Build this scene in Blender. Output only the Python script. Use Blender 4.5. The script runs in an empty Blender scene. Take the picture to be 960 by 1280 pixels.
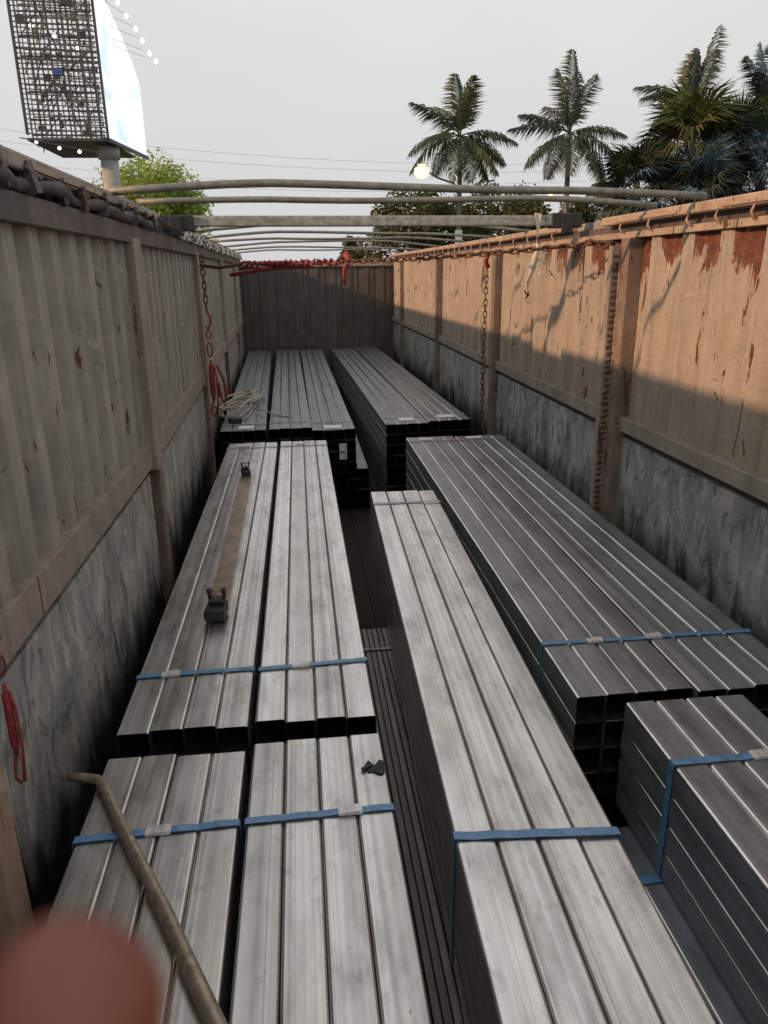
import bpy, bmesh, math, random
from mathutils import Vector, Matrix, noise
import numpy as np
random.seed(7)
S = bpy.context.scene
C = S.collection
OZ = 4.5                      # height of the camera above the road

# ------------------------------------------------------------------ camera
def basis(f, vx, vy, xd, cx=480., cy=640.):
    a = np.array([vx-cx, vy-cy, f]); dx = xd-cx; dy = -(f*f+a[0]*dx)/a[1]
    d = np.array([dx, dy, f]); Y = a/np.linalg.norm(a); Z = -d/np.linalg.norm(d); X = np.cross(Y, Z)
    return np.array([X, Y, Z])
RM = basis(920., 370., 339., 518.)
cam = bpy.data.cameras.new('camera'); co = bpy.data.objects.new('camera', cam); C.objects.link(co)
m = Matrix.Identity(4)
for i in range(3):
    m[i][0] = RM[i][0]; m[i][1] = -RM[i][1]; m[i][2] = -RM[i][2]
m[2][3] = OZ
co.matrix_world = m
cam.sensor_fit = 'VERTICAL'; cam.sensor_height = 36; cam.lens = 920/1280*36
cam.clip_start = 0.005; cam.clip_end = 3000
cam.dof.use_dof = True; cam.dof.focus_distance = 4.5; cam.dof.aperture_fstop = 8
S.camera = co
S.render.resolution_x = 768; S.render.resolution_y = 1024
S.view_settings.view_transform = 'Standard'; S.view_settings.look = 'None'
S.view_settings.exposure = 0; S.view_settings.gamma = 1

# ------------------------------------------------------------------ light
SUN = Vector((3.7, 1.0, -1.24)).normalized()
elev = math.asin(-SUN.z); azim = math.atan2(-SUN.x, -SUN.y)
w = bpy.data.worlds.new('World'); S.world = w; w.use_nodes = True
nt = w.node_tree; nt.nodes.clear()
sky = nt.nodes.new('ShaderNodeTexSky'); sky.sky_type = 'NISHITA'; sky.sun_disc = False
sky.sun_elevation = elev; sky.sun_rotation = azim; sky.air_density = 1; sky.dust_density = 3
b1 = nt.nodes.new('ShaderNodeBackground'); b1.inputs[1].default_value = 0.05
nt.links.new(sky.outputs[0], b1.inputs[0])
tc = nt.nodes.new('ShaderNodeTexCoord'); sx = nt.nodes.new('ShaderNodeSeparateXYZ'); nt.links.new(tc.outputs['Generated'], sx.inputs[0])
rp = nt.nodes.new('ShaderNodeValToRGB'); nt.links.new(sx.outputs['Z'], rp.inputs[0])
e = rp.color_ramp.elements
e[0].position = 0.0; e[0].color = (.69, .685, .70, 1); e[1].position = .38; e[1].color = (.83, .825, .80, 1)
cn = nt.nodes.new('ShaderNodeTexNoise'); cn.inputs['Scale'].default_value = 1.6; cn.inputs['Detail'].default_value = 5; nt.links.new(tc.outputs['Generated'], cn.inputs[0])
cm = nt.nodes.new('ShaderNodeMapRange'); cm.inputs[1].default_value = .3; cm.inputs[2].default_value = .7; cm.inputs[3].default_value = .93; cm.inputs[4].default_value = 1.06; nt.links.new(cn.outputs[0], cm.inputs[0])
vm = nt.nodes.new('ShaderNodeVectorMath'); vm.operation = 'SCALE'; nt.links.new(rp.outputs[0], vm.inputs[0]); nt.links.new(cm.outputs[0], vm.inputs['Scale'])
b2 = nt.nodes.new('ShaderNodeBackground'); nt.links.new(vm.outputs[0], b2.inputs[0]); b2.inputs[1].default_value = 1.0
mx = nt.nodes.new('ShaderNodeMixShader'); mx.inputs[0].default_value = .93
ow = nt.nodes.new('ShaderNodeOutputWorld')
nt.links.new(b1.outputs[0], mx.inputs[1]); nt.links.new(b2.outputs[0], mx.inputs[2]); nt.links.new(mx.outputs[0], ow.inputs[0])
sl = bpy.data.lights.new('sun', 'SUN'); sl.energy = 4.0; sl.angle = math.radians(1.3); sl.color = (1, .60, .33)
so = bpy.data.objects.new('sun', sl); C.objects.link(so); so.location = (-20, -5, 20)
so.rotation_euler = SUN.to_track_quat('-Z', 'Y').to_euler()

# ------------------------------------------------------------------ helpers
def tag(o, label=None, cat=None, group=None, kind=None):
    if label: o['label'] = label
    if cat: o['category'] = cat
    if group: o['group'] = group
    if kind: o['kind'] = kind
    return o
def empty(name, loc, label, cat, group=None, rz=0):
    o = bpy.data.objects.new(name, None); C.objects.link(o)
    o.location = (loc[0], loc[1], loc[2]+OZ); o.rotation_euler = (0, 0, rz); o.empty_display_size = .1
    return tag(o, label, cat, group)

class MB:
    """collects shapes in one mesh"""
    def __init__(s): s.v = []; s.f = []; s.sm = []; s.mi = []; s.cur = 0
    def add(s, vs, fs, smooth=False):
        n = len(s.v); s.v += [tuple(v) for v in vs]
        for f in fs: s.f.append(tuple(i+n for i in f)); s.sm.append(smooth); s.mi.append(s.cur)
    def box(s, x0, x1, y0, y1, z0, z1, rot=None, c=None):
        vs = [Vector((x, y, z)) for x in (x0, x1) for y in (y0, y1) for z in (z0, z1)]
        if rot is not None:
            c = Vector(c) if c is not None else Vector(((x0+x1)/2, (y0+y1)/2, (z0+z1)/2))
            vs = [rot @ (v-c)+c for v in vs]
        s.add(vs, [(0, 1, 3, 2), (4, 6, 7, 5), (0, 4, 5, 1), (2, 3, 7, 6), (0, 2, 6, 4), (1, 5, 7, 3)])
        return s
    def bar(s, a, b, wd, ht, up=(0, 0, 1)):
        """box beam from a to b"""
        a = Vector(a); b = Vector(b); d = (b-a).normalized(); up = Vector(up)
        r = d.cross(up).normalized()*wd/2; u = r.cross(d).normalized()*ht/2
        vs = [p+i*r+j*u for p in (a, b) for i, j in ((-1, -1), (1, -1), (1, 1), (-1, 1))]
        s.add(vs, [(0, 1, 2, 3), (7, 6, 5, 4), (0, 4, 5, 1), (1, 5, 6, 2), (2, 6, 7, 3), (3, 7, 4, 0)])
        return s
    def tube(s, pts, r, n=8, caps=True, closed=False, flat=1.0):
        pts = [Vector(p) for p in pts]; L = len(pts)
        rs = r if isinstance(r, (list, tuple)) else [r]*L
        vs = []; prev = None
        for i, p in enumerate(pts):
            if closed: d = pts[(i+1) % L]-pts[i-1]
            else: d = pts[min(i+1, L-1)]-pts[max(i-1, 0)]
            d.normalize()
            if prev is None:
                u = Vector((0, 0, 1)) if abs(d.z) < .9 else Vector((1, 0, 0))
            else: u = prev
            u = (u-d*u.dot(d)).normalized(); prev = u; v = d.cross(u)
            for k in range(n):
                t = 2*math.pi*k/n
                vs.append(p+rs[i]*(math.cos(t)*u*flat+math.sin(t)*v))
        fs = []
        for i in range(L if closed else L-1):
            j = (i+1) % L
            for k in range(n):
                q = (k+1) % n
                fs.append((i*n+k, i*n+q, j*n+q, j*n+k))
        if caps and not closed:
            fs.append(tuple(range(n-1, -1, -1))); fs.append(tuple((L-1)*n+k for k in range(n)))
        s.add(vs, fs, True); return s
    def ball(s, c, r, n=10, k=6, sc=(1, 1, 1)):
        vs = []; fs = []
        for i in range(k+1):
            a = math.pi*i/k
            for j in range(n):
                t = 2*math.pi*j/n
                vs.append((c[0]+r*sc[0]*math.sin(a)*math.cos(t), c[1]+r*sc[1]*math.sin(a)*math.sin(t), c[2]+r*sc[2]*math.cos(a)))
        for i in range(k):
            for j in range(n):
                q = (j+1) % n
                fs.append((i*n+j, (i+1)*n+j, (i+1)*n+q, i*n+q))
        s.add(vs, fs, True); return s
    def mesh(s, name):
        me = bpy.data.meshes.new(name); me.from_pydata(s.v, [], s.f)
        me.polygons.foreach_set('use_smooth', s.sm); me.polygons.foreach_set('material_index', s.mi)
        me.update(); return me
def link(name, me, mt, parent=None, loc=(0, 0, 0), rot=(0, 0, 0), scale=None):
    o = bpy.data.objects.new(name, me)
    if mt is not None and len(me.materials) == 0:
        for q in (mt if isinstance(mt, (list, tuple)) else [mt]): me.materials.append(q)
    C.objects.link(o)
    if parent is not None: o.parent = parent; o.location = loc
    else: o.location = (loc[0], loc[1], loc[2]+OZ)
    o.rotation_euler = rot
    if scale: o.scale = scale
    return o
def bevel(o, wdt=.004, seg=2):
    md = o.modifiers.new('bevel', 'BEVEL'); md.width = wdt; md.segments = seg; md.limit_method = 'ANGLE'
    return o
def build(name, mb, mt, parent=None, base=None, bv=0):
    """mb holds scene coordinates; the object's origin goes to base (or stays on the parent)"""
    if parent is not None and base is None: off = Vector(parent['_o']); loc = (0, 0, 0)
    else:
        base = base or (0, 0, 0); off = Vector(base)
        loc = tuple(off-Vector(parent['_o'])) if parent is not None else base
    mb.v = [tuple(Vector(v)-off) for v in mb.v]
    o = link(name, mb.mesh(name), mt, parent, loc)
    if bv: bevel(o, bv)
    return o
def thing(name, loc, label, cat, group=None):
    o = empty(name, loc, label, cat, group); o['_o'] = list(loc); return o

# ------------------------------------------------------------------ materials
def newmat(name):
    mt = bpy.data.materials.new(name); mt.use_nodes = True; n = mt.node_tree
    return mt, n, n.nodes['Principled BSDF']
class G:
    """tiny node-graph helper"""
    def __init__(s, nt): s.nt = nt; s.tc = None
    def n(s, t, **k):
        q = s.nt.nodes.new(t)
        for a, v in k.items(): setattr(q, a, v)
        return q
    def l(s, a, b): s.nt.links.new(a, b)
    def coord(s, scale=(1, 1, 1), rnd=False, rot=(0, 0, 0)):
        if s.tc is None: s.tc = s.n('ShaderNodeTexCoord')
        mp = s.n('ShaderNodeMapping'); mp.inputs['Scale'].default_value = scale; mp.inputs['Rotation'].default_value = rot
        src = s.tc.outputs['Object']
        if rnd:
            oi = s.n('ShaderNodeObjectInfo'); mu = s.n('ShaderNodeMath', operation='MULTIPLY'); mu.inputs[1].default_value = 57.3
            s.l(oi.outputs['Random'], mu.inputs[0]); cb = s.n('ShaderNodeCombineXYZ')
            for i in range(3): s.l(mu.outputs[0], cb.inputs[i])
            ad = s.n('ShaderNodeVectorMath', operation='ADD'); s.l(src, ad.inputs[0]); s.l(cb.outputs[0], ad.inputs[1]); src = ad.outputs[0]
        s.l(src, mp.inputs[0]); return mp.outputs[0]
    def noise(s, vec, scale=5, detail=4, rough=.55, dist=0):
        q = s.n('ShaderNodeTexNoise'); q.inputs['Scale'].default_value = scale; q.inputs['Detail'].default_value = detail
        q.inputs['Roughness'].default_value = rough; q.inputs['Distortion'].default_value = dist
        s.l(vec, q.inputs['Vector']); return q.outputs['Fac']
    def ramp(s, fac, stops):
        q = s.n('ShaderNodeValToRGB'); s.l(fac, q.inputs[0]); el = q.color_ramp.elements
        while len(el) < len(stops): el.new(.5)
        for e_, (p, c) in zip(el, stops):
            e_.position = p; e_.color = (c, c, c, 1) if isinstance(c, (int, float)) else (*c, 1)
        return q.outputs[0]
    def mix(s, fac, a, b, mode='MIX'):
        q = s.n('ShaderNodeMix', data_type='RGBA', blend_type=mode)
        for i, v in ((0, fac), (6, a), (7, b)):
            if isinstance(v, (int, float)): q.inputs[i].default_value = v if i == 0 else (v, v, v, 1)
            elif isinstance(v, tuple): q.inputs[i].default_value = (*v, 1)
            else: s.l(v, q.inputs[i])
        return q.outputs[2]
    def math(s, op, a, b=0.0, clamp=False):
        q = s.n('ShaderNodeMath', operation=op); q.use_clamp = clamp
        for i, v in ((0, a), (1, b)):
            if isinstance(v, (int, float)): q.inputs[i].default_value = v
            else: s.l(v, q.inputs[i])
        return q.outputs[0]
    def bump(s, h, bs, strength=.3, dist=.01):
        q = s.n('ShaderNodeBump'); q.inputs['Strength'].default_value = strength; q.inputs['Distance'].default_value = dist
        s.l(h, q.inputs['Height']); s.l(q.outputs[0], bs.inputs['Normal'])

def steel(name, lo, hi, rough=(.19, .33), tint=.25, metal=.95):
    mt, n, b = newmat(name); g = G(n)
    st = g.noise(g.coord((42, .07, 42), True), 1.0, 4, .62)
    br = g.noise(g.coord((14, .05, 14), True), 1.0, 2, .5, .1)
    mo = g.noise(g.coord((7, 2.4, 7), True), 1.0, 9, .62, .15)
    sm = g.noise(g.coord((20, 10, 20), True), 1.0, 7, .66, .1)
    ln = g.noise(g.coord((150, .04, 150), True), 1.0, 3, .7)
    col = g.ramp(st, [(.28, lo), (.5, tuple((a+c)/2 for a, c in zip(lo, hi))), (.74, hi)])
    col = g.mix(.85, col, g.ramp(br, [(.38, .74), (.54, 1.0)]), 'MULTIPLY')
    col = g.mix(.85, col, g.ramp(mo, [(.34, .58), (.5, .88), (.62, 1.0)]), 'MULTIPLY')
    col = g.mix(.7, col, g.ramp(ln, [(.34, .62), (.44, 1.0)]), 'MULTIPLY')
    col = g.mix(.8, col, g.ramp(sm, [(.30, .66), (.42, .96), (.5, 1.0)]), 'MULTIPLY')
    sp_ = g.noise(g.coord((26, 14, 26), True), 1.6, 3, .5)
    col = g.mix(g.math('MULTIPLY', g.ramp(sp_, [(.735, 0.0), (.76, 1.0)]), tint), col, (.16, .10, .07))
    ru = g.ramp(g.noise(g.coord((5, .7, 5), True), 1.0, 5, .65), [(.56, 0.0), (.72, tint)])
    col = g.mix(ru, col, (.40, .31, .25))
    oi = g.n('ShaderNodeObjectInfo'); v = g.math('MULTIPLY_ADD', oi.outputs['Random'], .16); v.node.inputs[2].default_value = .86
    col = g.mix(1.0, col, g.ramp(v, [(0, 0.0), (1, 1.0)]), 'MULTIPLY')
    g.l(col, b.inputs['Base Color']); b.inputs['Metallic'].default_value = metal
    r = g.math('MULTIPLY_ADD', g.math('ADD', mo, st), (rough[1]-rough[0])); r.node.inputs[2].default_value = rough[0]-.5*(rough[1]-rough[0])
    g.l(r, b.inputs['Roughness'])
    g.bump(g.math('ADD', st, g.math('MULTIPLY', mo, 1.3)), b, .10, .004)
    return mt
M = {}
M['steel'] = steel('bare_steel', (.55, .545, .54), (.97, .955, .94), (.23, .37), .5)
M['steel_dark'] = steel('reflection_dimmed_steel', (.20, .22, .24), (.37, .40, .43), (.33, .48), .04, .45)  # same steel, its colour darkened for the dim walls it mirrors
M['steel_thin'] = steel('dark_brown_steel', (.07, .062, .06), (.20, .18, .175), (.25, .4), .3, .5)  # darker and browner than the wide tubes
M['edge'] = steel('sky_glint_edge', (.7, .7, .7), (1, 1, 1), (.18, .3), .05)  # pale corner metal paints in the sky highlight along tube edges
M['steel_in'] = steel('shaded_inner_steel', (.03, .03, .033), (.07, .07, .074), (.5, .6), .1, .6)  # shade inside the tubes and on cut ends painted as near black

def painted(name, base, alt, rustamt=.5, dark=.55, rough=.62, bumpd=.004, streak=True, rndc=False):
    mt, n, b = newmat(name); g = G(n)
    mo = g.noise(g.coord((1, 1, 1), rndc), 3.2, 6, .6, .3)
    fine = g.noise(g.coord((1, 1, 1), rndc), 26, 5, .6)
    st = g.noise(g.coord((9, 9, .55), rndc), 1.0, 5, .6, .6)
    col = g.mix(g.ramp(mo, [(.35, 0.0), (.65, 1.0)]), base, alt)
    if streak: col = g.mix(.8, col, g.ramp(st, [(.3, dark), (.52, 1.0)]), 'MULTIPLY')
    col = g.mix(.6, col, g.ramp(fine, [(.3, .72), (.6, 1.0)]), 'MULTIPLY')
    cp = g.noise(g.coord((1, 1, .8), rndc), 9, 8, .75, .4)
    col = g.mix(g.math('MULTIPLY', g.ramp(cp, [(.60, 0.0), (.63, 1.0)]), .5), col, tuple(min(1, 1.35*q) for q in base))
    col = g.mix(g.math('MULTIPLY', g.ramp(cp, [(.345, 1.0), (.365, 0.0)]), .7), col, (.09, .06, .045))
    # rust drips: narrow, tall spots
    rs = g.noise(g.coord((13, 13, 2.6), rndc), 1.0, 6, .68, .7)
    rm = g.ramp(rs, [(.68-.05*rustamt, 0.0), (.70-.05*rustamt, 1.0)])
    rc = g.ramp(fine, [(.3, (.035, .016, .010)), (.7, (.16, .06, .03))])
    col = g.mix(rm, col, rc)
    g.l(col, b.inputs['Base Color']); b.inputs['Roughness'].default_value = rough
    g.bump(g.math('SUBTRACT', g.math('ADD', g.math('MULTIPLY', fine, .5), mo), g.math('MULTIPLY', rm, .5)), b, .35, bumpd)
    return mt, g, b, col, fine, rc
M['panel_left'] = painted('worn_beige_paint', (.36, .337, .31), (.27, .252, .232), 1.25)[0]
# the right wall: same paint, big rust scabs under the top rail where the sheet is recessed
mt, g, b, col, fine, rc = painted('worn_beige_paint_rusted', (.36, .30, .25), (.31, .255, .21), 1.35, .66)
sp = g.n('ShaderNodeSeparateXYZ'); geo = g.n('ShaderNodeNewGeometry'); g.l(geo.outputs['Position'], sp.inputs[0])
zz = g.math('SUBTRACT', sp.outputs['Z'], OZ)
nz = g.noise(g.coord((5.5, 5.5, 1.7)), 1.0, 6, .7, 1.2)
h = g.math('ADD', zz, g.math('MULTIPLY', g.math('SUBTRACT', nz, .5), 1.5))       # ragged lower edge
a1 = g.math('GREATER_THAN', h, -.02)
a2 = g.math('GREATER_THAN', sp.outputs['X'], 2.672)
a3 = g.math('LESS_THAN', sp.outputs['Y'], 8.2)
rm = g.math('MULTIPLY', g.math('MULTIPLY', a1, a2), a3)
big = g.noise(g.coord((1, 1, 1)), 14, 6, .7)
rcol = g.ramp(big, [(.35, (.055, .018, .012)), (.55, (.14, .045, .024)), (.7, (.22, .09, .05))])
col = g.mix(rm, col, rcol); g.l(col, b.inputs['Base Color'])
M['panel_right'] = mt
M['rail'] = painted('scuffed_rail_paint', (.32, .275, .24), (.23, .195, .17), 1.0, .6, rndc=True)[0]
M['cap'] = painted('sun_bleached_cap_paint', (.42, .32, .24), (.30, .21, .16), 1.4, .8, rndc=True)[0]
M['dark_rail'] = painted('grimy_shaded_rail', (.13, .11, .105), (.07, .055, .055), 1.2, .6, rndc=True)[0]  # grime, with shade of the left top rail and slots mixed into the colour
M['post'] = painted('rusty_post_paint', (.25, .19, .155), (.15, .11, .09), 1.8, .55, rndc=True)[0]
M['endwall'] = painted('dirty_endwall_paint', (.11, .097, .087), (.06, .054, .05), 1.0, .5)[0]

def lower_panel(name):
    mt, n, b = newmat(name); g = G(n)
    mo = g.noise(g.coord((1, 1.1, 1)), 2.6, 6, .62, .5)
    st = g.noise(g.coord((4, 4.2, 1.1), rot=(.25, 0, 0)), 1.0, 6, .65, 1.2)
    fn = g.noise(g.coord(), 22, 6, .65)
    sc = g.noise(g.coord((26, 26, 1.4), rot=(.5, 0, 0)), 1.0, 3, .6)
    col = g.ramp(mo, [(.3, (.20, .225, .235)), (.5, (.33, .345, .345)), (.68, (.45, .44, .415))])
    col = g.mix(.95, col, g.ramp(st, [(.32, .55), (.52, 1.0)]), 'MULTIPLY')
    col = g.mix(.5, col, g.ramp(fn, [(.3, .65), (.62, 1.1)]), 'MULTIPLY')
    col = g.mix(g.math('MULTIPLY', g.ramp(sc, [(.62, 0.0), (.66, 1.0)]), .6), col, (.5, .48, .44))
    s2 = g.noise(g.coord((60, 55, 2.2), rot=(-.7, 0, 0)), 1.0, 2, .5)
    col = g.mix(g.math('MULTIPLY', g.ramp(s2, [(.70, 0.0), (.73, 1.0)]), .5), col, (.06, .065, .07))
    ch = g.noise(g.coord((5, 6, 2.6)), 1.1, 9, .74, .8)
    col = g.mix(g.math('MULTIPLY', g.ramp(ch, [(.545, 0.0), (.57, 1.0)]), .75), col, (.50, .49, .46))
    col = g.mix(g.math('MULTIPLY', g.ramp(ch, [(.42, 1.0), (.445, 0.0)]), .7), col, (.075, .08, .085))
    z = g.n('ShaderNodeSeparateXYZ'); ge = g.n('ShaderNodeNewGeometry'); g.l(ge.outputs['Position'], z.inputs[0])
    # shade painted along the wall foot beside the load, ragged upper edge
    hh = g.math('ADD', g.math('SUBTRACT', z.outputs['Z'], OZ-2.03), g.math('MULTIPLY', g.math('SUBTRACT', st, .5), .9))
    foot_shade = g.n('ShaderNodeMapRange'); foot_shade.inputs[1].default_value = -.24; foot_shade.inputs[2].default_value = .10; g.l(hh, foot_shade.inputs[0])
    col = g.mix(1.0, col, g.ramp(foot_shade.outputs[0], [(0, .10), (1, 1.0)]), 'MULTIPLY')
    rs = g.noise(g.coord((3, 3, 2.6)), 1.3, 6, .7, .5)
    col = g.mix(g.ramp(rs, [(.715, 0.0), (.735, 1.0)]), col, g.ramp(fn, [(.3, (.12, .045, .02)), (.7, (.33, .14, .06))]))
    g.l(col, b.inputs['Base Color']); b.inputs['Metallic'].default_value = .25
    g.l(g.ramp(mo, [(.3, .34), (.7, .6)]), b.inputs['Roughness'])
    g.bump(g.math('ADD', mo, g.math('MULTIPLY', fn, .3)), b, .35, .006)
    return mt
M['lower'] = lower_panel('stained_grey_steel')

def plain(name, c, rough=.6, metal=0., var=.25, sc=14, bump=.2, rnd=True, emit=None):
    mt, n, b = newmat(name); g = G(n)
    f = g.noise(g.coord((1, 1, 1), rnd), sc, 5, .6)
    col = g.mix(g.ramp(f, [(.3, 0.0), (.7, 1.0)]), tuple(x*(1-var) for x in c), tuple(min(1, x*(1+var)) for x in c))
    g.l(col, b.inputs['Base Color']); b.inputs['Roughness'].default_value = rough; b.inputs['Metallic'].default_value = metal
    if bump: g.bump(f, b, bump, .004)
    if emit:
        b.inputs['Emission Color'].default_value = (*emit[:3], 1); b.inputs['Emission Strength'].default_value = emit[3]
    return mt
M['strap'] = plain('blue_strap', (.10, .22, .40), .28, 0, .3, 20, .1)
M['strap_grey'] = plain('grey_strap', (.30, .31, .36), .45, 0, .2, 20, .1)
M['clip'] = plain('crimped_clip', (.60, .60, .60), .35, .25, .3)
M['label'] = plain('paper_label', (.72, .72, .74), .6, 0, .12, 30, 0)
M['bow'] = plain('weathered_pipe', (.17, .175, .155), .55, .2, .35, 18, .3)
M['beam'] = plain('weathered_beam', (.25, .26, .25), .7, 0, .4, 16, .4)
M['black'] = plain('black_rubber', (.018, .018, .02), .55, 0, .4, 20, .4)
M['rust'] = plain('rusty_chain', (.11, .05, .035), .7, .3, .5, 60, .5)
M['red'] = plain('chipped_red_paint', (.22, .022, .026), .55, 0, .6, 30, .3)
M['rag'] = plain('dirty_white_cloth', (.50, .46, .42), .9, 0, .25, 22, .5)
M['rope'] = plain('dirty_rope', (.42, .39, .35), .9, 0, .3, 40, .5)
M['bar'] = plain('oily_brown_bar', (.30, .225, .175), .38, .7, .35, 9, .2)
M['rod'] = plain('worn_brown_rod', (.30, .25, .19), .42, .7, .35, 30, .25)
M['plank'] = plain('floor_timber', (.022, .018, .015), .85, 0, .4, 8, .4)
M['asphalt'] = plain('asphalt', (.05, .05, .052), .9, 0, .3, 30, .4, False)
M['tarp'] = plain('grimy_rolled_tarp', (.07, .065, .065), .8, 0, .5, 18, .6)
M['tyre'] = plain('tyre_rubber', (.02, .02, .02), .8, 0, .2, 20, .2)

# ------------------------------------------------------------------ ground
gm = MB(); gm.box(-600, 600, -200, 1500, -4.7, -4.5)
tag(build('road', gm, M['asphalt']), kind='structure')

# ------------------------------------------------------------------ trailer
def XL(y): return -1.07 if y < 5.4 else -1.07-(y-5.4)*.0255
def XR(y): return 2.63 if y < 15 else 2.63-(y-15)*.018
T = thing('cargo_trailer', (.7, 8, -4.5), 'open topped high sided steel cargo trailer with peeling beige walls that holds all the steel', 'trailer')
YE = 20.5; YS = -3.0
lposts = [-1.9, 2.10, 5.33, 9.35, 13.45, 17.75]; rposts = [1.75, 5.93, 10.0, 14.25, 18.75]
def corr(side, y0, y1, z0, z1, pitch, depth, name, mt, ph=0.0):
    """trapezoid sheet; side -1 left wall, +1 right wall. rib faces at wall + .0, recess at wall + depth"""
    ys = []; y = y0; k = 0
    prof = [(0, 0), (.40, 0), (.52, 1), (.88, 1)] if side < 0 else [(0, 0), (.24, 0), (.36, 1), (.92, 1)]
    seq = []
    n = int((y1-y0)/pitch)+2
    for i in range(-1, n+1):
        for a, d in prof: seq.append((y0+(i+a+ph)*pitch, d))
    seq = [(max(y0, min(y1, a)), d) for a, d in seq if y0-pitch*.3 < a < y1+pitch*.3]
    mb = MB(); vs = []; nz_ = 5
    F = XL if side < 0 else XR
    for (yy, d) in seq:
        for j in range(nz_):
            z = z0+(z1-z0)*j/(nz_-1)
            wob = .006*noise.noise(Vector((yy*1.3, z*1.7, side*5)))
            off = .025+d*depth+wob
            vs.append((F(yy)+side*off, yy, z))
    fs = []
    for i in range(len(seq)-1):
        if abs(seq[i+1][0]-seq[i][0]) < 1e-5: continue
        for j in range(nz_-1):
            a = i*nz_+j; f = (a, a+nz_, a+nz_+1, a+1)
            fs.append(f if side < 0 else f[::-1])
    mb.add(vs, fs); return build(name, mb, mt, T)
def slab(side, y0, y1, d0, d1, z0, z1, name, mt, bv=.004, F=None):
    F = F or (XL if side < 0 else XR)
    mb = MB(); ns = max(1, int(abs(y1-y0)/2.5)); vs = []
    for i in range(ns+1):
        y = y0+(y1-y0)*i/ns
        for d, z in ((d0, z0), (d1, z0), (d1, z1), (d0, z1)): vs.append((F(y)+side*d, y, z))
    fs = []
    for i in range(ns):
        a = i*4
        for k in range(4):
            q = (k+1) % 4; f = (a+k, a+q, a+4+q, a+4+k); fs.append(f if side > 0 else f[::-1])
    fs += [(3, 2, 1, 0), tuple(ns*4+k for k in range(4))] if side > 0 else [(0, 1, 2, 3), tuple(ns*4+k for k in (3, 2, 1, 0))]
    mb.add(vs, fs); return build(name, mb, mt, T, base=None, bv=bv)
for side, posts, pitch, dep, zc0, zc1, zr, ztop in ((-1, lposts, .29, .055, .385, .45, (-1.13, -1.30), .30), (1, rposts, .475, .05, .325, .392, (-1.19, -1.305), .262)):
    edges = [YS]+posts+[YE]
    pm = M['panel_left'] if side < 0 else M['panel_right']
    for a, b_ in zip(edges[:-1], edges[1:]):
        a2 = a+.13 if a in posts else a; b2 = b_-.10 if b_ in posts else b_
        if b2-a2 < .3: continue
        corr(side, a2, b2, zr[0]-.01, .24, pitch, dep, 'upper_panel', pm, .0 if side < 0 else .59)
        slab(side, a2, b2, .0, .09, zr[1], zr[0], 'middle_rail', M['rail'])
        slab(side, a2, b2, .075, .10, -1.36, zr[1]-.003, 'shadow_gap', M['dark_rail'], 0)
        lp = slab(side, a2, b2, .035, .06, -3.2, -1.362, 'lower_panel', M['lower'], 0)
    slab(side, YS, YE, .10, .15, -3.3, ztop+.13, 'outer_skin', M['rail'], 0)
    for y in posts:
        mb = MB(); F = XL if side < 0 else XR; x = F(y)
        if side < 0:
            mb.box(x-.098, x+.035, y-.12, y+.115, -1.33, .22)
            build('post', mb, M['rail'], T, bv=.006)
            m2 = MB(); m2.box(x-.06, x+.02, y-.03, y+.10, -3.2, -1.332)
            build('lower_post', m2, M['cap'] if y < 3 else M['post'], T, bv=.006)
        else:
            mb.box(x-.045, x+.098, y-.10, y+.055, -3.2, .213)
            po = build('post', mb, M['post'], T, bv=.006)
            if y < 7:
                m2 = MB(); m2.box(x-.115, x-.046, y+.055, y+.125, -3.2, .16)
                fl = build('post_flange', m2, M['rail'], T, bv=.005)
                m3 = MB(); z = -3.1; random.seed(3)
                while z < .12:
                    r_ = random.uniform(.7, 1.2)
                    m3.box(x-.10+random.uniform(-.008, .008), x-.055+random.uniform(-.008, .012), y+.045, y+.056, z, z+.022*r_,
                           Matrix.Rotation(random.uniform(-.5, .1), 3, 'Y'))
                    z += .052*random.uniform(.85, 1.15)
                tag(build('weld_bead', m3, M['rust'], T), kind='stuff')
    # top rail, recessed slot, cap in lengths
    if side < 0:
        slab(side, YS, YE, -.03, .10, .19, ztop, 'top_rail', M['dark_rail'])  # left rail coloured dark for its side turned away from the sun
    else:
        for a, b_ in ((YS, 4.42), (4.44, 5.2), (5.22, 7.9), (7.92, 13.5), (13.52, YE)):
            slab(side, a, b_, -.01, .10, .214, ztop, 'top_rail', M['cap'])
    slab(side, YS, YE, .06, .099, ztop+.001, zc0-.001, 'rail_slot', M['dark_rail'], 0)  # dark colour stands in for the shade in the recess
    caps = ((YS, 3.1), (3.115, 4.9), (4.915, 6.45), (7.35, 9.6), (9.61, 12.7), (12.71, 16.), (16.01, YE))
    for a, b_ in caps:
        slab(side, a, b_, -.04, .26, zc0, zc1, 'cap_rail', M['cap'] if side > 0 else M['rail'], .012)
        slab(side, a+.2, b_-.35, -.052, -.041, zc0+.012, zc0+.035, 'cap_strip', M['cap'], .002)
random.seed(11)
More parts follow.
